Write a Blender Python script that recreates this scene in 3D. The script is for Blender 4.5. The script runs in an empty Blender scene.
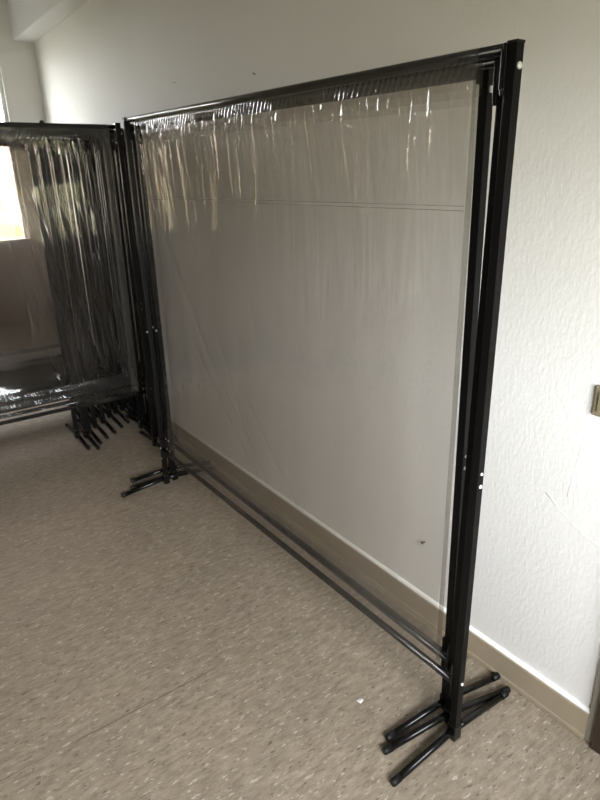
import bpy, bmesh, math, random
import numpy as np
from mathutils import Matrix, Vector

sc = bpy.context.scene
C = sc.collection
PI = math.pi

# ------------------------------------------------------------------ render look
sc.view_settings.view_transform = 'Standard'
sc.view_settings.look = 'None'
sc.view_settings.gamma = 1
sc.view_settings.use_curve_mapping = False
sc.view_settings.exposure = 1.48
try:
    sc.cycles.transparent_max_bounces = 64
    sc.cycles.max_bounces = 14
    sc.cycles.diffuse_bounces = 7
    sc.cycles.glossy_bounces = 4
    sc.cycles.sample_clamp_indirect = 6
    sc.cycles.caustics_reflective = False
    sc.cycles.caustics_refractive = False
except Exception:
    pass

# ------------------------------------------------------------------ materials
def mat(name):
    m = bpy.data.materials.new(name); m.use_nodes = True
    nt = m.node_tree; nt.nodes.clear()
    out = nt.nodes.new('ShaderNodeOutputMaterial')
    return m, nt, out

def N(nt, kind, **kw):
    n = nt.nodes.new(kind)
    for k, v in kw.items():
        if k in n.inputs: n.inputs[k].default_value = v
        else: setattr(n, k, v)
    return n

def math_node(nt, op, a, b=None, c=None, clamp=False):
    n = nt.nodes.new('ShaderNodeMath'); n.operation = op; n.use_clamp = clamp
    for i, v in enumerate((a, b, c)):
        if v is None: continue
        if isinstance(v, (int, float)): n.inputs[i].default_value = v
        else: nt.links.new(v, n.inputs[i])
    return n.outputs[0]

def mixrgb(nt, fac, a, b):
    n = nt.nodes.new('ShaderNodeMix'); n.data_type = 'RGBA'
    for s, v in ((n.inputs[0], fac), (n.inputs[6], a), (n.inputs[7], b)):
        if hasattr(v, 'links'): nt.links.new(v, s)
        else: s.default_value = v if isinstance(v, (int, float)) else (*v, 1)
    return n.outputs[2]

def noise(nt, vec, scale, detail=4, rough=.55, lo=None, hi=None):
    n = N(nt, 'ShaderNodeTexNoise', Scale=scale, Detail=detail, Roughness=rough)
    nt.links.new(vec, n.inputs['Vector'])
    o = n.outputs[0]
    if lo is not None:
        r = nt.nodes.new('ShaderNodeMapRange'); r.clamp = True
        r.inputs[1].default_value = lo; r.inputs[2].default_value = hi
        nt.links.new(o, r.inputs[0]); o = r.outputs[0]
    return o

def mapping(nt, scale, rot=(0, 0, 0)):
    tc = nt.nodes.new('ShaderNodeTexCoord')
    mp = nt.nodes.new('ShaderNodeMapping')
    mp.inputs['Scale'].default_value = scale; mp.inputs['Rotation'].default_value = rot
    nt.links.new(tc.outputs['Object'], mp.inputs['Vector'])
    return mp.outputs[0]

def simple(name, col, rough=.5, metal=0, bump=0, bscale=200, vary=0, spec=.5):
    m, nt, out = mat(name)
    b = N(nt, 'ShaderNodeBsdfPrincipled', Roughness=rough, Metallic=metal)
    b.inputs['Specular IOR Level'].default_value = spec
    v = mapping(nt, (1, 1, 1))
    if vary:
        f = noise(nt, v, 9, 5)
        c = mixrgb(nt, f, [x * (1 - vary) for x in col], [min(1, x * (1 + vary)) for x in col])
        nt.links.new(c, b.inputs['Base Color'])
    else:
        b.inputs['Base Color'].default_value = (*col, 1)
    if bump:
        bp = N(nt, 'ShaderNodeBump', Strength=bump, Distance=.002)
        nt.links.new(noise(nt, v, bscale, 3), bp.inputs['Height'])
        nt.links.new(bp.outputs[0], b.inputs['Normal'])
    nt.links.new(b.outputs[0], out.inputs[0])
    return m

def wall_material():
    m, nt, out = mat('roughcast_white_paint')
    b = N(nt, 'ShaderNodeBsdfPrincipled', Roughness=.75)
    v = mapping(nt, (1, 1, .45))
    h1 = noise(nt, v, 105, 3, .55, .35, .75)
    h2 = noise(nt, mapping(nt, (1, 1, .7)), 190, 2, .5)
    h3 = noise(nt, v, 2.2, 3)
    hh = math_node(nt, 'ADD', math_node(nt, 'MULTIPLY', h1, 1.0), math_node(nt, 'MULTIPLY', h2, .35))
    hh = math_node(nt, 'ADD', hh, math_node(nt, 'MULTIPLY', h3, 1.2))
    bp = N(nt, 'ShaderNodeBump', Strength=.27, Distance=.0024)
    nt.links.new(hh, bp.inputs['Height'])
    nt.links.new(bp.outputs[0], b.inputs['Normal'])
    c = mixrgb(nt, h3, (.815, .805, .78), (.87, .86, .835))
    nt.links.new(c, b.inputs['Base Color'])
    nt.links.new(b.outputs[0], out.inputs[0])
    return m

def floor_material():
    m, nt, out = mat('marbled_vinyl_floor')
    b = N(nt, 'ShaderNodeBsdfPrincipled', Roughness=.48)
    tc = nt.nodes.new('ShaderNodeTexCoord')
    # a little wobble of the grain
    base = mapping(nt, (26, 6.0, 1), (0, 0, .10))
    fine = mapping(nt, (98, 30, 1), (0, 0, -.10))
    clouds = noise(nt, mapping(nt, (3.2, 1.6, 1)), 1.3, 5, .6, .3, .7)
    grain = noise(nt, base, 2.4, 8, .80, .34, .66)
    light = noise(nt, fine, .95, 3, .6, .615, .655)
    dark = noise(nt, mapping(nt, (100, 30, 1), (0, 0, .18)), 1.0, 3, .6, .62, .665)
    scr = noise(nt, mapping(nt, (20, 60, 1), (0, 0, .6)), .8, 2, .5, .70, .76)
    c = mixrgb(nt, grain, (.200, .157, .112), (.500, .412, .312))
    c = mixrgb(nt, math_node(nt, 'MULTIPLY', clouds, .35), c, (.205, .178, .145))
    c = mixrgb(nt, math_node(nt, 'MULTIPLY', light, .64), c, (.66, .61, .53))
    c = mixrgb(nt, math_node(nt, 'MULTIPLY', dark, .66), c, (.075, .058, .045))
    c = mixrgb(nt, math_node(nt, 'MULTIPLY', scr, .22), c, (.50, .46, .41))
    # seams between the sheets: thin dark lines running across the room
    sep = nt.nodes.new('ShaderNodeSeparateXYZ'); nt.links.new(tc.outputs['Object'], sep.inputs[0])
    wob = noise(nt, mapping(nt, (1, 1, 1)), 4, 2)
    xx = math_node(nt, 'ADD', sep.outputs[0], math_node(nt, 'MULTIPLY', wob, .006))
    q = math_node(nt, 'DIVIDE', math_node(nt, 'ADD', xx, 7.0 + .69), 1.235)
    fr = math_node(nt, 'FRACT', q)
    d = math_node(nt, 'ABSOLUTE', math_node(nt, 'SUBTRACT', fr, .5))
    seam = math_node(nt, 'GREATER_THAN', d, .5 - .0014)
    patch = noise(nt, mapping(nt, (1, 1, 1)), 2.3, 2, .5, .40, .55)
    c = mixrgb(nt, math_node(nt, 'MULTIPLY', math_node(nt, 'MULTIPLY', seam, patch), .75), c, (.05, .04, .03))
    # rusty stains
    st = noise(nt, mapping(nt, (1, 1, 1)), 5.5, 3, .5, .70, .78)
    c = mixrgb(nt, math_node(nt, 'MULTIPLY', st, .25), c, (.26, .17, .08))
    nt.links.new(c, b.inputs['Base Color'])
    r = math_node(nt, 'ADD', math_node(nt, 'MULTIPLY', grain, .18), .40)
    nt.links.new(r, b.inputs['Roughness'])
    bp = N(nt, 'ShaderNodeBump', Strength=.12, Distance=.002)
    nt.links.new(math_node(nt, 'SUBTRACT', grain, seam), bp.inputs['Height'])
    nt.links.new(bp.outputs[0], b.inputs['Normal'])
    nt.links.new(b.outputs[0], out.inputs[0])
    return m

def film_material(name, tint=(.93, .92, .905), f0=.055, haze=.03, rough=.035, gz=.62):
    m, nt, out = mat(name)
    tr = N(nt, 'ShaderNodeBsdfTransparent', Color=(*tint, 1))
    gl = N(nt, 'ShaderNodeBsdfGlossy', Roughness=rough, Color=(1, 1, 1, 1))
    di = N(nt, 'ShaderNodeBsdfTranslucent', Color=(.8, .79, .77, 1))
    di2 = N(nt, 'ShaderNodeBsdfDiffuse', Color=(.8, .79, .77, 1))
    hz = nt.nodes.new('ShaderNodeMixShader'); hz.inputs[0].default_value = .5
    nt.links.new(di.outputs[0], hz.inputs[1]); nt.links.new(di2.outputs[0], hz.inputs[2])
    lw = N(nt, 'ShaderNodeLayerWeight', Blend=.5)
    p5 = math_node(nt, 'POWER', lw.outputs['Facing'], 4.5)
    fr = math_node(nt, 'MULTIPLY_ADD', p5, gz, f0, clamp=True)
    v = mapping(nt, (1, 1, .35))
    smear = noise(nt, v, 7, 4, .6, .35, .8)
    hfac = math_node(nt, 'MULTIPLY', math_node(nt, 'ADD', smear, .45), haze)
    a = nt.nodes.new('ShaderNodeMixShader'); b = nt.nodes.new('ShaderNodeMixShader')
    nt.links.new(hfac, a.inputs[0]); nt.links.new(tr.outputs[0], a.inputs[1]); nt.links.new(hz.outputs[0], a.inputs[2])
    nt.links.new(fr, b.inputs[0]); nt.links.new(a.outputs[0], b.inputs[1]); nt.links.new(gl.outputs[0], b.inputs[2])
    nt.links.new(b.outputs[0], out.inputs[0])
    return m

def glass_material():
    m, nt, out = mat('window_glass')
    tr = N(nt, 'ShaderNodeBsdfTransparent', Color=(.97, .98, .97, 1))
    gl = N(nt, 'ShaderNodeBsdfGlossy', Roughness=.01)
    lw = N(nt, 'ShaderNodeLayerWeight', Blend=.5)
    fr = math_node(nt, 'MULTIPLY_ADD', math_node(nt, 'POWER', lw.outputs['Facing'], 5), .85, .06, clamp=True)
    b = nt.nodes.new('ShaderNodeMixShader')
    nt.links.new(fr, b.inputs[0]); nt.links.new(tr.outputs[0], b.inputs[1]); nt.links.new(gl.outputs[0], b.inputs[2])
    nt.links.new(b.outputs[0], out.inputs[0])
    return m

M_WALL = wall_material()
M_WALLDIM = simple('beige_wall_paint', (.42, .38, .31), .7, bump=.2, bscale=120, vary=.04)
M_FLOOR = floor_material()
M_CEIL = simple('ceiling_paint', (.80, .80, .78), .8, vary=.03)
M_BASE = simple('beige_baseboard_paint', (.37, .305, .22), .42, bump=.15, bscale=40, vary=.10)
M_LEDGE = simple('lit_ledge_white', (.84, .84, .82), .6)  # white colour stands in for light caught by the baseboard's top ledge
M_BLACK = simple('black_powder_coat', (.0045, .0045, .0045), .22, bump=.012, bscale=300, spec=.42)
M_POST = simple('black_satin_post', (.0042, .0042, .0042), .38, bump=.02, bscale=400, spec=.18)
M_BLACK2 = simple('black_rubber', (.006, .006, .006), .5, bump=.1, bscale=300, spec=.36)
M_BOLT = simple('bright_zinc', (.80, .80, .78), .35, metal=.25, vary=.05)
M_BOLTD = simple('bolt_recess', (.05, .05, .05), .5)
M_FILM = film_material('clear_plastic_film', f0=.05)
M_FILM2 = film_material('clear_plastic_film_aged', (.95, .945, .94), .040, .002, .04)
M_HEM = film_material('doubled_plastic_hem', (.80, .79, .77), .04, .022, .12)
M_FILM3 = film_material('clear_plastic_film_stacked', (.965, .958, .952), .006, .0006, .09, .2)
M_WELD = film_material('weld_line_plastic', (.75, .74, .73), .06, .12, .2)
M_GLASS = glass_material()
M_WINDOW = simple('white_window_paint', (.82, .82, .80), .45)
M_DOORGREY = simple('grey_door_frame_paint', (.33, .31, .26), .45, vary=.06)
M_DOORBROWN = simple('dark_brown_door', (.045, .028, .019), .4, bump=.2, bscale=60, vary=.25)
M_SWITCH = simple('yellowed_switch_plastic', (.25, .21, .13), .4)
M_FLAKE = simple('white_paint_flake', (.88, .88, .86), .6)
M_STEEL = simple('dull_nail_steel', (.28, .25, .22), .4, metal=.8)

# ------------------------------------------------------------------ mesh helpers
def obj(name, bm, m, parent=None, smooth=False):
    me = bpy.data.meshes.new(name); bm.to_mesh(me); bm.free()
    me.materials.append(m)
    if smooth:
        for p in me.polygons: p.use_smooth = True
    o = bpy.data.objects.new(name, me); C.objects.link(o)
    if parent: o.parent = parent
    return o

def add_box(bm, lo, hi, bevel=0, segs=2):
    r = bmesh.ops.create_cube(bm, size=1)
    vs = r['verts']
    c = [(a + b) / 2 for a, b in zip(lo, hi)]; s = [b - a for a, b in zip(lo, hi)]
    for v in vs: v.co = Vector([v.co[i] * s[i] + c[i] for i in range(3)])
    if bevel:
        es = list({e for v in vs for e in v.link_edges})
        bmesh.ops.bevel(bm, geom=es, offset=bevel, segments=segs, profile=.5, affect='EDGES')

def box(lo, hi, bevel=0, segs=2):
    bm = bmesh.new(); add_box(bm, lo, hi, bevel, segs); return bm

def add_tube(bm, pts, r, n=16, cap=True):
    """round bar through pts (r may be a list)"""
    pts = [Vector(p) for p in pts]
    rr = r if isinstance(r, (list, tuple)) else [r] * len(pts)
    rings = []
    for i, p in enumerate(pts):
        t = (pts[min(i + 1, len(pts) - 1)] - pts[max(i - 1, 0)]).normalized()
        u = t.orthogonal().normalized() if abs(t.z) > .9 else t.cross(Vector((0, 0, 1))).normalized()
        w = t.cross(u)
        rings.append([bm.verts.new(p + rr[i] * (math.cos(2 * PI * k / n) * u + math.sin(2 * PI * k / n) * w)) for k in range(n)])
    for a, b in zip(rings, rings[1:]):
        for k in range(n):
            f = bm.faces.new((a[k], a[(k + 1) % n], b[(k + 1) % n], b[k])); f.smooth = True
    if cap:
        bm.faces.new(list(reversed(rings[0]))); bm.faces.new(rings[-1])
    bmesh.ops.recalc_face_normals(bm, faces=bm.faces[:])

def tube(pts, r, n=16):
    bm = bmesh.new(); add_tube(bm, pts, r, n); return bm

def thing(name, label, cat, loc=(0, 0, 0), rz=0, group=None):
    o = bpy.data.objects.new(name, None); C.objects.link(o)
    o.location = loc; o.rotation_euler = (0, 0, rz); o.empty_display_size = .1
    o['label'] = label; o['category'] = cat
    if group: o['group'] = group
    return o

def tag(o, label, cat, group=None):
    o['label'] = label; o['category'] = cat
    if group: o['group'] = group
    return o

def struct(name, bm, m, parent=None, smooth=False):
    o = obj(name, bm, m, parent, smooth)
    if not parent: o['kind'] = 'structure'
    return o

# ------------------------------------------------------------------ the room
XF, XN = -5.45, .82          # far wall, near wall (behind the camera's shoulder)
YR, YL = 1.453, -4.2          # long wall with the screens, opposite wall
ZC = 2.95
T = .22                       # wall thickness

def wall_panels(axis, pos, sign, u0, u1, openings):
    """wall with rectangular openings; axis 'x' wall lies at x=pos, spans y; sign = outward direction"""
    bm = bmesh.new()
    us = sorted({u0, u1, *[o[0] for o in openings], *[o[1] for o in openings]})
    a, b = sorted((pos, pos + sign * T))
    for p, q in zip(us, us[1:]):
        cuts = [(o[2], o[3]) for o in openings if o[0] <= p + 1e-6 and o[1] >= q - 1e-6]
        z = 0
        spans = []
        for lo, hi in sorted(cuts):
            if lo > z: spans.append((z, lo))
            z = hi
        if z < ZC: spans.append((z, ZC))
        for lo, hi in spans:
            if axis == 'x': add_box(bm, (a, p, lo), (b, q, hi))
            else: add_box(bm, (p, a, lo), (q, b, hi))
    return bm

DOOR = (-.575, .36, 0, 2.06)
WN = (-.95, 1.08, .92, 1.92)           # near window (y0, y1, z0, z1)
WF = (.22, 1.185, 1.14, 2.52)         # far window
WS = (-3.2, -1.6, .95, 2.35)           # window in the opposite wall

wall_right = struct('wall_right', wall_panels('y', YR, 1, XF - T, XN + T, [DOOR]), M_WALL)
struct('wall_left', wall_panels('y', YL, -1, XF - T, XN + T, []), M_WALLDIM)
struct('wall_far', wall_panels('x', XF, -1, YL, YR, [WF]), M_WALL)
struct('wall_near', wall_panels('x', XN, 1, YL, YR, [WN]), M_WALL)
struct('floor', box((XF - T, YL - T, -.1), (XN + T, YR + T, 0)), M_FLOOR)
struct('ceiling', box((XF - T, YL - T, ZC), (XN + T, YR + T, ZC + .1)), M_CEIL)
# boxed-in beam where the long wall meets the ceiling
struct('trim_1', box((XF, 1.305, 2.60), (XN, YR, ZC), .006), M_CEIL)

BB = 1.437
def baseboard(x0, x1):
    bm = bmesh.new()
    add_box(bm, (x0, BB, .018), (x1, YR, .098), .002)
    add_box(bm, (x0, BB - .006, 0), (x1, YR, .019), .004)       # quarter round at the foot
    return bm
bb = struct('baseboard_right', baseboard(XF, -.600), M_BASE)
ledge = bmesh.new()  # baseboard's top edge, its bright light painted in as a white strip
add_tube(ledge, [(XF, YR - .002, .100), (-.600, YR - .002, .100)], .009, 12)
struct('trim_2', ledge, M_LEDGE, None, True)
struct('baseboard_far', box((XF, YL, 0), (XF + .017, 1.430, .098), .002), M_BASE)
struct('baseboard_left', box((XF + .02, YL, 0), (XN - .02, YL + .017, .098), .002), M_BASE)
struct('baseboard_near', box((XN - .017, YL + .02, 0), (XN, 1.430, .098), .002), M_BASE)

# hairline repair ridges in the wall paint
def ridge(pts, r):
    bm = bmesh.new(); add_tube(bm, [(x, YR + .0005, z) for x, z in pts], r, 8); return bm
struct('wall_crack', ridge([(-.745, .955), (-.752, .90), (-.757, .86), (-.764, .80), (-.770, .745)], .0013), M_WALL, wall_right, True)
struct('wall_crack', ridge([(-.835, .73), (-.79, .695), (-.755, .675), (-.70, .65), (-.66, .64), (-.62, .62)], .0015), M_WALL, wall_right, True)

def make_window(name, axis, pos, sign, o, mullions, rec=.10, w=.055):
    """casement window filling opening o"""
    y0, y1, z0, z1 = o
    f0, f1 = sorted((pos + sign * rec, pos + sign * (rec + .06)))
    bm = bmesh.new()
    P = (lambda a, b, c: (a, b, c)) if axis == 'x' else (lambda a, b, c: (b, a, c))
    def B(a0, a1, b0, b1, c0, c1, bev=.006):
        add_box(bm, P(a0, b0, c0), P(a1, b1, c1), bev)
    B(f0, f1, y0, y0 + w, z0, z1); B(f0, f1, y1 - w, y1, z0, z1)
    B(f0, f1, y0 + w, y1 - w, z0, z0 + w); B(f0, f1, y0 + w, y1 - w, z1 - w, z1)
    for k in range(1, mullions):
        yy = y0 + (y1 - y0) * k / mullions
        B(f0, f1, yy - .04, yy + .04, z0 + w, z1 - w)
    win = struct(name, bm, M_WINDOW)
    for k in range(mullions):
        a = y0 + (y1 - y0) * k / mullions + .045; b = y0 + (y1 - y0) * (k + 1) / mullions - .045
        g = (f0 + f1) / 2
        struct('pane', box(P(g - .003, a, z0 + .05), P(g + .003, b, z1 - .05)), M_GLASS, win)
    s0, s1 = sorted((pos + sign * rec, pos - sign * .03))
    struct('window_sill', box(P(s0, y0 + .001, z0 + .0005), P(s1, y1 - .001, z0 + .028), .006), M_WINDOW, win)
    return win
make_window('window_1', 'x', XF, -1, WF, 1, .03, .03)
make_window('window_2', 'x', XN, 1, WN, 2)

# door beside the wall's end: grey frame, dark brown leaf
def door_frame():
    bm = bmesh.new()
    x0, x1 = DOOR[0], DOOR[1]
    add_box(bm, (x0 - .026, YR - .012, 0), (x0 + .03, YR + .12, 2.10), .003)
    add_box(bm, (x1 - .03, YR - .012, 0), (x1 + .026, YR + .12, 2.10), .003)
    add_box(bm, (x0 + .03, YR - .012, 2.03), (x1 - .03, YR + .12, 2.10), .003)
    return bm
door = struct('door_1', door_frame(), M_DOORGREY)
struct('door_leaf', box((DOOR[0] + .001, YR - .032, .004), (DOOR[1] - .033, YR + .012, 2.028), .006, 3), M_DOORBROWN, door)
h = bmesh.new()
add_tube(h, [(DOOR[1] - .10, YR - .032, 1.02), (DOOR[1] - .10, YR - .085, 1.02), (DOOR[1] - .13, YR - .09, 1.02), (DOOR[1] - .22, YR - .09, 1.02)], .009, 12)
struct('door_handle', h, M_BOLT, door, True)

# ------------------------------------------------------------------ film sheets
def smooth01(t):
    t = np.clip(t, 0, 1); return t * t * (3 - 2 * t)

def film_mesh(name, x0t, x1t, x0b, x1b, zt, zb, seed, nx, nz, m, pleats=60, strength=1.0, diag=(), dents=(), gather=1.0, drift=0.0, bulge=(0, 0), lines=0, rolls=0):
    """clear sheet with a sleeve round the top rail (zt) and one round the bottom rail (zb)"""
    rng = np.random.default_rng(seed)
    R_ = .0125
    prof = []                                   # (y, z, amount) from the back of the top sleeve round to the back of the bottom one
    for t in np.linspace(0, 1, 10): prof.append((.006 + (R_ - .006) * t, zt - .062 + .062 * t, .35))
    for a in np.linspace(0, PI, 9)[1:]: prof.append((R_ * math.cos(a), zt + R_ * math.sin(a), .12))
    hs = np.concatenate([np.linspace(0, .40, int(nz * .42)), np.linspace(.40, zt - zb - .14, int(nz * .42))[1:], np.linspace(zt - zb - .14, zt - zb, int(nz * .26))[1:]])
    for hh in hs[1:]:
        k = smooth01((.40 - hh) / .40)
        kb = smooth01((.30 - (zt - zb - hh)) / .30)
        prof.append((-R_ * max(k, kb) + .002 * (1 - max(k, kb)), zt - hh, 1.0 if hh > .015 else .3))
    for a in np.linspace(PI, 2 * PI, 9)[1:]: prof.append((R_ * math.cos(a), zb + R_ * math.sin(a), .12))
    for t in np.linspace(0, 1, 10)[1:]: prof.append((R_ - (R_ - .004) * t, zb + .055 * t, .4))
    prof = np.array(prof); npf = len(prof)
    u = np.linspace(0, 1, nx)
    v = np.clip((zt - prof[:, 1]) / (zt - zb), 0, 1)
    X = (x0t + (x1t - x0t) * u)[None, :] * (1 - v[:, None]) + (x0b + (x1b - x0b) * u)[None, :] * v[:, None]
    Z = np.repeat(prof[:, 1][:, None], nx, 1)
    H = zt - Z
    W = abs(x1t - x0t)
    D = np.zeros_like(X)
    # fans of sharp pleats pulled down from the sleeve
    for i in range(pleats):
        xi = x0t + W * rng.random(); a = rng.uniform(.0010, .0038) * strength; w = rng.uniform(.0045, .011)
        L = rng.choice([.06, .10, .16, .26, .42], p=[.30, .26, .20, .14, .10]) * rng.uniform(.8, 1.3); sl = rng.normal(drift, .10)
        st = rng.uniform(.03, .07)
        c = X - xi - sl * H; ww = w * (1 + 1.2 * H)
        D += rng.choice([-1, 1]) * a * np.exp(-(c / ww) ** 2) * smooth01((H - st) / .03) * np.exp(-(H / L) ** 2)
    # long soft vertical hang
    for i in range(16):
        xi = x0t + W * rng.random(); a = rng.uniform(.002, .006) * strength; w = rng.uniform(.05, .16); sl = rng.normal(drift, .12)
        D += rng.choice([-1, 1]) * a * np.exp(-((X - xi - sl * H) / w) ** 2) * smooth01(H / .25) * smooth01((zt - zb - H) / .2)
    # fine drawn lines, thickest towards the far end
    for i in range(lines):
        xi = x0t + (x1t - x0t) * rng.random() ** 2.2; a = rng.uniform(.0002, .0006); w = rng.uniform(.003, .007); L = rng.uniform(.35, 1.3); sl = rng.normal(drift * .6, .06)
        D += rng.choice([-1, 1]) * a * np.exp(-((X - xi - sl * H) / w) ** 2) * smooth01(H / .08) * np.exp(-(H / L) ** 4)
    # gathered corrugation on the sleeves
    g1 = smooth01(1 - np.abs(H - .035) / .04)
    g2 = smooth01(1 - np.abs(zt - zb - H - .03) / .06)
    ph = X + .5 * H + .004 * np.sin(X * 37)
    D += gather * .0014 * np.sin(2 * PI * ph / .020) * (.6 + .4 * np.sin(X * 11)) * g1
    D += gather * .0011 * np.sin(2 * PI * (X - .6 * H) / .019 + 1.7 * np.sin(X * 23)) * g2
    # loose film bunched in rolls above the bottom rail
    if rolls:
        hb = zt - zb - H
        on = smooth01((.165 - hb) / .06) * smooth01((hb - .012) / .01)
        D -= rolls * (.62 + .38 * np.sin(X * 27 + 2 * np.sin(X * 11))) * np.sin(PI * (hb + .004 * np.sin(X * 9)) / .046) ** 2 * on
        D += .0024 * np.sin(2 * PI * (X + .8 * hb) / .020 + 1.9 * np.sin(X * 21) + 1.2 * np.sin(X * 57)) * on * (.55 + .45 * np.sin(X * 5 + 1))
    # creases
    for (xa, za, xb, zb_, a, w) in diag:
        d = Vector((xb - xa, zb_ - za)); ln = d.length; d /= ln
        s = (X - xa) * d.x + (Z - za) * d.y; c = -(X - xa) * d.y + (Z - za) * d.x
        D += a * np.exp(-(c / w) ** 2) * smooth01(s / (.25 * ln)) * smooth01((ln - s) / (.25 * ln))
    for (xa, za, a, w) in dents:
        rr = np.sqrt(((X - xa) / w) ** 2 + ((Z - za) / (w * 1.7)) ** 2)
        D += a * np.exp(-rr ** 2) * (1 + .9 * np.cos(rr * 5 + 2 * np.arctan2(Z - za, X - xa)))
    if bulge[0]:
        D += bulge[0] * np.sin(PI * np.clip((X - min(x0t, x1t)) / W, 0, 1)) * smooth01(H / .3) * smooth01((zt - zb - H) / .3)
    D = D * prof[:, 2][:, None]
    Y = prof[:, 0][:, None] + D
    co = np.stack([X, Y, Z], -1).reshape(-1, 3)
    idx = np.arange(npf * nx).reshape(npf, nx)
    q = np.stack([idx[:-1, :-1], idx[1:, :-1], idx[1:, 1:], idx[:-1, 1:]], -1).reshape(-1, 4)
    me = bpy.data.meshes.new(name)
    me.from_pydata(co.tolist(), [], q.tolist()); me.update()
    me.polygons.foreach_set('use_smooth', [True] * len(me.polygons))
    me.materials.append(m)
    return me

# ------------------------------------------------------------------ a screen
PW = .0235      # square post
FR = .0106      # foot tube radius

def bolt_bm(p, axis, r=.0065, t=.004):
    bm = bmesh.new(); p = Vector(p)
    d = {'x': Vector((1, 0, 0)), '-y': Vector((0, -1, 0)), '-x': Vector((-1, 0, 0))}[axis]
    add_tube(bm, [p, p + d * t * .5, p + d * t], [r, r, r * .72], 14)
    add_tube(bm, [p + d * t * .9, p + d * (t + .0005)], [r * .34, r * .30], 8)
    return bm

def sheared(o_list, k, z0=0):
    if not k: return
    for o in o_list:
        for v in o.data.vertices: v.co.x += k * (v.co.z - z0)

def make_screen(label, group, loc, rz, W, H, ztop, zbot, film, skew=0, yawR=0, yawL=0, footL=.25, brk=.085, lift=0):
    """right post base at the local origin, the frame running towards -x; local -y is the side towards the room"""
    root = thing('partition_screen', label, 'screen', loc, rz, group)
    made = []
    s = PW / 2
    for side, px, yaw in (('right', 0, yawR), ('left', -W, yawL)):
        bm = bmesh.new()
        add_box(bm, (px - s, -s, .002), (px + s, s, H - .004), .0018)
        post = obj('post', bm, M_POST, root); made.append(post)
        made.append(obj('post_cap', box((px - s - .0012, -s - .0012, H - .006), (px + s + .0012, s + .0012, H), .002), M_BLACK2, post))
        inn = -1 if side == 'right' else 1
        # rail bracket: a folded plate hugging the inner face
        bm = bmesh.new()
        xi = px + inn * s
        a, b = sorted((xi, xi + inn * .007)); add_box(bm, (a, -s - .0035, ztop - brk), (b, s + .002, H - .003), .0015)
        a, b = sorted((xi - inn * .004, xi + inn * (.0085 if not skew else .0075))); add_box(bm, (a, -s - .0055, ztop - brk + .010), (b, -s - .0005, H - .012), .0012)
        made.append(obj('bracket', bm, M_BLACK, root))
        a, b = sorted((xi, xi + inn * .007))
        made.append(obj('bracket', box((a, -s - .003, zbot - .05), (b, s + .002, zbot + .07), .0015), M_BLACK, root))
        out = 'x' if side == 'right' else '-y'
        def face(z, r=.0065):
            p = (px + s, 0, z) if side == 'right' else (px, -s, z)
            made.append(obj('bolt', bolt_bm(p, out, r), M_BOLT, post, False))
        face(ztop - .033, .0072)
        face(H * .487 - .035, .0055)
        if side == 'right': face(H * .487, .0042)
        face(zbot + .012, .0050)
        if side == 'left': face(zbot - .05, .0045)
        # foot socket and the two foot tubes
        made.append(obj('foot_socket', box((px - s - .003, -s - .004, .004), (px + s + .003, s + .004, .058), .0025), M_BLACK, post))
        cy, sy = math.cos(yaw), math.sin(yaw)
        for d in (-1, 1):
            def P(t, z): return (px - d * 0 - sy * d * t, cy * d * t, z)
            bm = bmesh.new()
            add_tube(bm, [P(.010, .034), P(.05, .0315), P(footL - .018, FR + .0025)], FR, 18)
            ft = obj('foot', bm, M_BLACK, root); made.append(ft)
            bm = bmesh.new()
            add_tube(bm, [P(footL - .030, FR + .0035), P(footL - .004, FR + .0022), P(footL, FR + .002)], [FR + .0009, FR + .0009, FR - .001], 18)
            made.append(obj('foot_cap', bm, M_BLACK2, ft))
    rr = .011
    made.append(obj('top_rail', tube([(-s - .001, 0, ztop), (-W + s + .001, 0, ztop)], rr), M_BLACK, root))
    made.append(obj('bottom_rail', tube([(-s - .001, 0, zbot), (-W + s + .001, 0, zbot)], rr), M_BLACK, root))
    if isinstance(film, bpy.types.Mesh): fm = film
    else: fm = film_mesh('film', **film)
    f = bpy.data.objects.new('film', fm); C.objects.link(f); f.parent = root
    sheared(made, skew)
    if lift:                                   # the far post stands pulled out a little further
        for o in made + [f]:
            for v in o.data.vertices: v.co.z += lift * max(0, -v.co.x / W) * v.co.z / H
    return root, f, made

def weld(f, x0, x1, z, y=-.003, h=.0016):
    bm = box((x0, y - .0004, z - h / 2), (x1, y + .0004, z + h / 2))
    return obj('weld_line', bm, M_WELD, f)

# --- the three screens along the long wall -------------------------------------------------
A_ = (-.838, 1.134); WA = 2.047
diagA = [(-2.75 + .833, 1.55, -2.05 + .833, .55, .0070, .012), (-2.62 + .833, 1.40, -1.95 + .833, .45, .0060, .012),
         (-2.45 + .833, .95, -1.72 + .833, .22, .0070, .012), (-2.30 + .833, .90, -1.60 + .833, .20, .0075, .013),
         (-2.75 + .833, .80, -2.35 + .833, .25, .0025, .010), (-2.80 + .833, 1.62, -2.62 + .833, .55, .0022, .008),
         (-1.95 + .833, .80, -1.62 + .833, .68, .0022, .004), (-2.10 + .833, 1.7, -1.80 + .833, .9, .002, .02),
         (-2.05 + .833, .85, -1.45 + .833, .21, .0080, .014), (-2.20 + .833, 1.05, -1.85 + .833, .30, .0065, .012)]
dentA = [(-2.80 + .833, .62, .0075, .012), (-2.745 + .833, .63, .0070, .010), (-2.68 + .833, .64, .0075, .011),
         (-2.56 + .833, .655, .0080, .013), (-2.40 + .833, .70, .0080, .013), (-2.20 + .833, .74, .0012, .02)]
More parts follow.
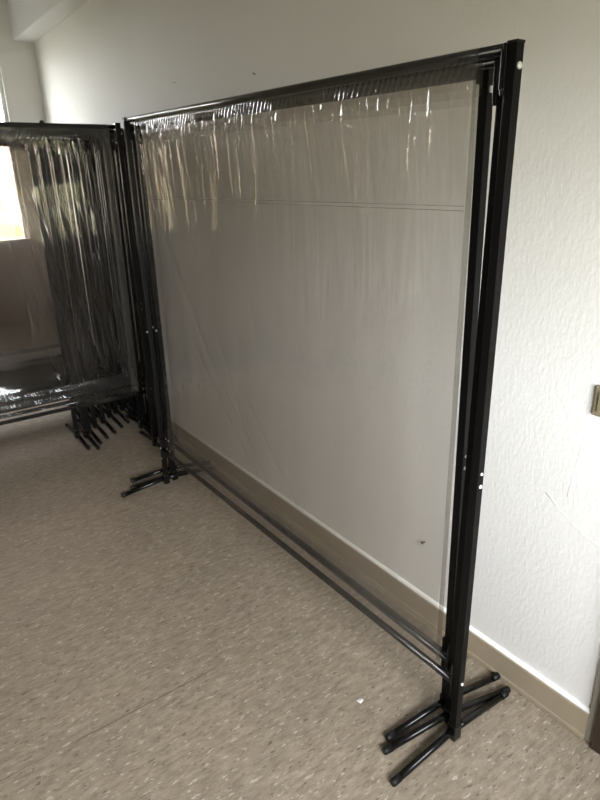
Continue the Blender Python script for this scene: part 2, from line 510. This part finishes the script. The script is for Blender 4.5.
A, filmA, _ = make_screen('clear plastic screen in black frame, frontmost of three along the white wall', None,
    (A_[0], A_[1], 0), math.radians(.39), WA, 1.838, 1.826, .207,
    dict(x0t=-2.75 + .833, x1t=-.913 + .833, x0b=-2.77 + .833, x1b=-.903 + .833, zt=1.826, zb=.207, seed=4, nx=640, nz=420, m=M_FILM,
         lines=170, pleats=320, strength=1.2, diag=diagA, dents=dentA, gather=1.0), lift=.026, yawR=0, yawL=0, footL=.258)
weld(filmA, -2.78 + .833, -.93 + .833, 1.527); weld(filmA, -2.78 + .833, -.93 + .833, 1.517)
def side_hem(f, xt, xb, zt, zb, wd):
    bm = bmesh.new()
    vs = [bm.verts.new(p) for p in ((xb - wd, -.0030, zb), (xb, -.0030, zb), (xt, -.0030, zt), (xt - wd, -.0030, zt))]
    bm.faces.new(vs)
    r = bmesh.ops.extrude_face_region(bm, geom=bm.faces[:])
    for v in r['geom']:
        if isinstance(v, bmesh.types.BMVert): v.co.y -= .0008
    bmesh.ops.recalc_face_normals(bm, faces=bm.faces[:])
    return obj('side_hem', bm, M_HEM, f)
side_hem(filmA, -.912 + .833, -.902 + .833, 1.80, .24, .016)
B, filmB, _ = make_screen('clear plastic screen in black frame, middle one of three stood together along the white wall', None,
    (-.884, 1.167, 0), math.radians(-.23), 2.016, 1.83, 1.813, .228,
    dict(x0t=-1.95, x1t=-.06, x0b=-1.95, x1b=-.06, zt=1.813, zb=.228, seed=9, nx=260, nz=110, m=M_FILM, pleats=40, strength=.9),
    skew=.003, lift=.026, yawR=math.radians(-9), yawL=math.radians(-8), footL=.245)
Cc, filmC, _ = make_screen('clear plastic screen in black frame, rearmost of three, closest to the white wall', None,
    (-.925, 1.197, 0), 0, 2.058, 1.822, 1.800, .205,
    dict(x0t=-1.94, x1t=-.06, x0b=-1.94, x1b=-.06, zt=1.800, zb=.205, seed=12, nx=260, nz=110, m=M_FILM, pleats=40, strength=.9),
    skew=-.0145, brk=.022, lift=.026, yawR=math.radians(-6), yawL=math.radians(-8), footL=.235)

# --- the stack in the far corner, square to the wall ---------------------------------------
XL, YLs = -3.40, 1.272
rng = random.Random(3)
diagL = []
for k in range(30):
    x = -.02 - .62 * rng.random(); z = 1.76 - .75 * rng.random() ** 1.5; L = rng.uniform(.45, 1.05)
    sl = rng.choice([rng.uniform(.16, .34), rng.uniform(.16, .34), rng.uniform(-.02, .12)])
    L = min(L, z - .50, (-.06 - x) / sl if sl > .05 else 9)
    if L < .2: continue
    diagL.append((x, z, x + sl * L, z - L, rng.uniform(.0026, .0050) * rng.choice([1, 1, -1]), rng.uniform(.005, .009)))
L1, filmL, _ = make_screen('clear wrinkled plastic screen in black frame, frontmost of the stack in the far corner', None,
    (XL, YLs, 0), PI / 2 - math.radians(1), 2.05, 1.884, 1.864, .375,
    dict(x0t=-1.97, x1t=-.055, x0b=-1.97, x1b=-.075, zt=1.864, zb=.375, seed=21, nx=640, nz=330, m=M_FILM2,
         pleats=34, strength=.6, diag=diagL, lines=6, rolls=.0048, gather=1.6, drift=.15, bulge=(.03, 0)), yawR=0, yawL=0)
side_hem(filmL, -.050, -.062, 1.845, .39, .045)
back_film = film_mesh('film', -1.97, -.06, -1.97, -.06, 1.852, .37, 31, 240, 100, M_FILM3, pleats=40, strength=.8, gather=1.3)
G = 'black framed screens fanned out in the far corner'
behind = [  # x, y of the right post, label
    (-3.53, 1.345, 'black-framed plastic screen directly behind the frontmost corner screen, end nearer the wall'),
    (-3.68, 1.395, 'black-framed plastic screen whose post stands closest to the white wall in the corner stack'),
    (-3.852, .915, 'black-framed plastic screen with the leftmost post and feet in the fan behind the corner sheet'),
    (-3.815, .962, 'black-framed plastic screen second from the left in the fan of posts behind the corner sheet'),
    (-3.884, 1.004, 'black-framed plastic screen third from the left in the fan of posts behind the corner sheet'),
    (-3.948, 1.066, 'black-framed plastic screen fourth from the left in the fan of posts behind the corner sheet'),
    (-3.995, 1.137, 'black-framed plastic screen fifth from the left in the fan of posts behind the corner sheet'),
    (-4.070, 1.210, 'black-framed plastic screen with the rightmost post of the fan behind the corner sheet'),
    (-4.12, 1.275, 'black-framed plastic screen just right of the fan of posts behind the corner sheet'),
    (-4.15, 1.335, 'black-framed plastic screen second to the right of the fan behind the corner sheet'),
] + [(x, y, 'black-framed plastic screen deep in the far corner stack, mostly hidden behind the fan of posts') for x, y in
    ((-4.30, 1.035), (-4.33, 1.08), (-4.36, 1.125), (-4.39, 1.17), (-4.42, 1.215), (-4.45, 1.26), (-4.48, 1.31), (-4.51, 1.36), (-4.54, 1.41),
     (-3.74, 1.315), (-3.79, 1.36), (-3.62, 1.415), (-4.21, 1.38), (-4.05, 1.415), (-4.22, 1.416), (-4.12, 1.395), (-4.60, 1.416), (-4.425, 1.40), (-3.83, 1.412), (-4.0, 1.368), (-4.905, 1.208), (-4.95, 1.388))]
proto = None
def copy_tree(o, parent=None):
    c = o.copy(); C.objects.link(c); c.parent = parent
    for ch in list(o.children): copy_tree(ch, c)
    return c
for i, (x, y, lab) in enumerate(behind):
    if proto is None:
        proto, _f, _m = make_screen(lab, G, (x, y, 0), PI / 2, 2.05, 1.868, 1.852, .370, back_film)
    else:
        c = copy_tree(proto); c.location = (x, y, 0); c['label'] = lab
        c.rotation_euler = (0, 0, PI / 2 + math.radians([0, .2, -.2, .3, -.3, .2, -.2, 0][i % 8]))

# ------------------------------------------------------------------ small things
tag(obj('wing_nut', tube([(XL - .007, .889, 1.8755), (XL - .007, .889, 1.882), (XL - .007, .889, 1.887)], [.012, .011, .005], 12), M_BLACK2), 'small black knob on top of the far corner screen rail', 'knob')

sw = thing('light_switch', 'yellowed light switch on the white wall beside the brown door', 'light switch', (-.695, YR, 1.045))
obj('plate', box((-.041, -.010, -.041), (.041, 0, .041), .005, 3), M_SWITCH, sw)
obj('rocker', box((-.027, -.015, -.027), (.027, -.0095, .027), .003), M_SWITCH, sw)

# paint chip on the floor
bm = bmesh.new()
vs = [bm.verts.new(p) for p in ((-.011, -.004, .001), (.006, -.009, .001), (.010, .007, .001), (-.003, .008, .001),
                                (-.008, -.003, .004), (.004, -.006, .007), (.008, .005, .008), (-.002, .006, .005))]
for f in ((0, 3, 2, 1), (4, 5, 6, 7), (0, 1, 5, 4), (1, 2, 6, 5), (2, 3, 7, 6), (3, 0, 4, 7)): bm.faces.new([vs[i] for i in f])
bmesh.ops.recalc_face_normals(bm, faces=bm.faces[:])
fl = tag(obj('paint_chip', bm, M_FLAKE), 'small white paint chip lying on the beige floor', 'paint chip')
fl.location = (-1.11, .998, 0); fl.rotation_euler = (0, 0, .5)

def wall_nail(x, z, lab, ln=.016, r=.0022):
    o = obj('nail', tube([(0, .004, 0), (0, -ln, .003), (0, -ln - .0006, .003), (0, -ln - .002, .003)], [r, r, r * 2.1, r * 2.0], 10), M_STEEL)
    o.location = (x, YR, z); tag(o, lab, 'nail')
wall_nail(-1.275, .329, 'small nail low on the wall seen through the clear sheet', .014, .003)
wall_nail(-3.03, 2.041, 'tiny nail high on the wall above the left end of the long screens')
wall_nail(-2.299, 1.984, 'tiny nail high on the wall above the middle of the long screens', .008)

# ------------------------------------------------------------------ daylight
w = bpy.data.worlds.new('World'); sc.world = w; w.use_nodes = True
nt = w.node_tree; nt.nodes.clear()
out = nt.nodes.new('ShaderNodeOutputWorld')
bg = N(nt, 'ShaderNodeBackground', Strength=5.5)
tc = nt.nodes.new('ShaderNodeTexCoord')
sep = nt.nodes.new('ShaderNodeSeparateXYZ'); nt.links.new(tc.outputs['Generated'], sep.inputs[0])
tn = noise(nt, tc.outputs['Generated'], 9, 5, .65)
elev = math_node(nt, 'ADD', sep.outputs[2], math_node(nt, 'MULTIPLY', math_node(nt, 'SUBTRACT', tn, .5), .22))
mr = nt.nodes.new('ShaderNodeMapRange'); mr.inputs[1].default_value = -.06; mr.inputs[2].default_value = .03
nt.links.new(elev, mr.inputs[0])
leaf = mixrgb(nt, tn, (.115, .11, .062), (.44, .41, .27))
gr = nt.nodes.new('ShaderNodeMapRange'); gr.inputs[1].default_value = -.30; gr.inputs[2].default_value = -.12
nt.links.new(sep.outputs[2], gr.inputs[0])
leaf = mixrgb(nt, gr.outputs[0], (.055, .050, .040), leaf)
sky = mixrgb(nt, sep.outputs[2], (.98, .98, 1.0), (.92, .95, 1.03))
nt.links.new(mixrgb(nt, mr.outputs[0], leaf, sky), bg.inputs[0])
# the overcast sky is brighter on the near window's side of the building
mx = nt.nodes.new('ShaderNodeMapRange'); mx.inputs[1].default_value = -.6; mx.inputs[2].default_value = .6
mx.inputs[3].default_value = 8.0; mx.inputs[4].default_value = 12.6
nt.links.new(sep.outputs[0], mx.inputs[0]); nt.links.new(mx.outputs[0], bg.inputs['Strength'])
nt.links.new(bg.outputs[0], out.inputs[0])

def portal(name, loc, rot, sx, sy):
    l = bpy.data.lights.new(name, 'AREA'); l.shape = 'RECTANGLE'; l.size = sx; l.size_y = sy
    l.cycles.is_portal = True
    o = bpy.data.objects.new(name, l); C.objects.link(o); o.location = loc; o.rotation_euler = rot
    return o
portal('near_window_portal', (XN + T + .02, (WN[0] + WN[1]) / 2, (WN[2] + WN[3]) / 2), (0, PI / 2, 0), WN[3] - WN[2], WN[1] - WN[0])
portal('far_window_portal', (XF - T - .02, (WF[0] + WF[1]) / 2, (WF[2] + WF[3]) / 2), (0, -PI / 2, 0), WF[3] - WF[2], WF[1] - WF[0])

# ------------------------------------------------------------------ camera
Rm = ((.586, .271, -.764), (.810, -.222, .543), (-.023, -.937, -.350))
f_px = 601.
vv = Vector((39., 1610., f_px)).normalized()
v1 = Vector((-462., -216., f_px)); v1 -= vv * v1.dot(vv); v1.normalize()
Xc, Zc = -v1, -vv; Yc = Zc.cross(Xc)
right = Vector((Xc[0], Yc[0], Zc[0])); down = Vector((Xc[1], Yc[1], Zc[1])); fwd = Vector((Xc[2], Yc[2], Zc[2]))
cam = bpy.data.cameras.new('Camera'); co = bpy.data.objects.new('Camera', cam); C.objects.link(co)
mw = Matrix.Identity(4)
for i in range(3):
    mw[i][0] = right[i]; mw[i][1] = -down[i]; mw[i][2] = -fwd[i]
mw[2][3] = 1.6
co.matrix_world = mw
cam.sensor_fit = 'VERTICAL'; cam.sensor_height = 24; cam.sensor_width = 18; cam.lens = f_px / 800 * 24
cam.clip_start = .05
sc.camera = co
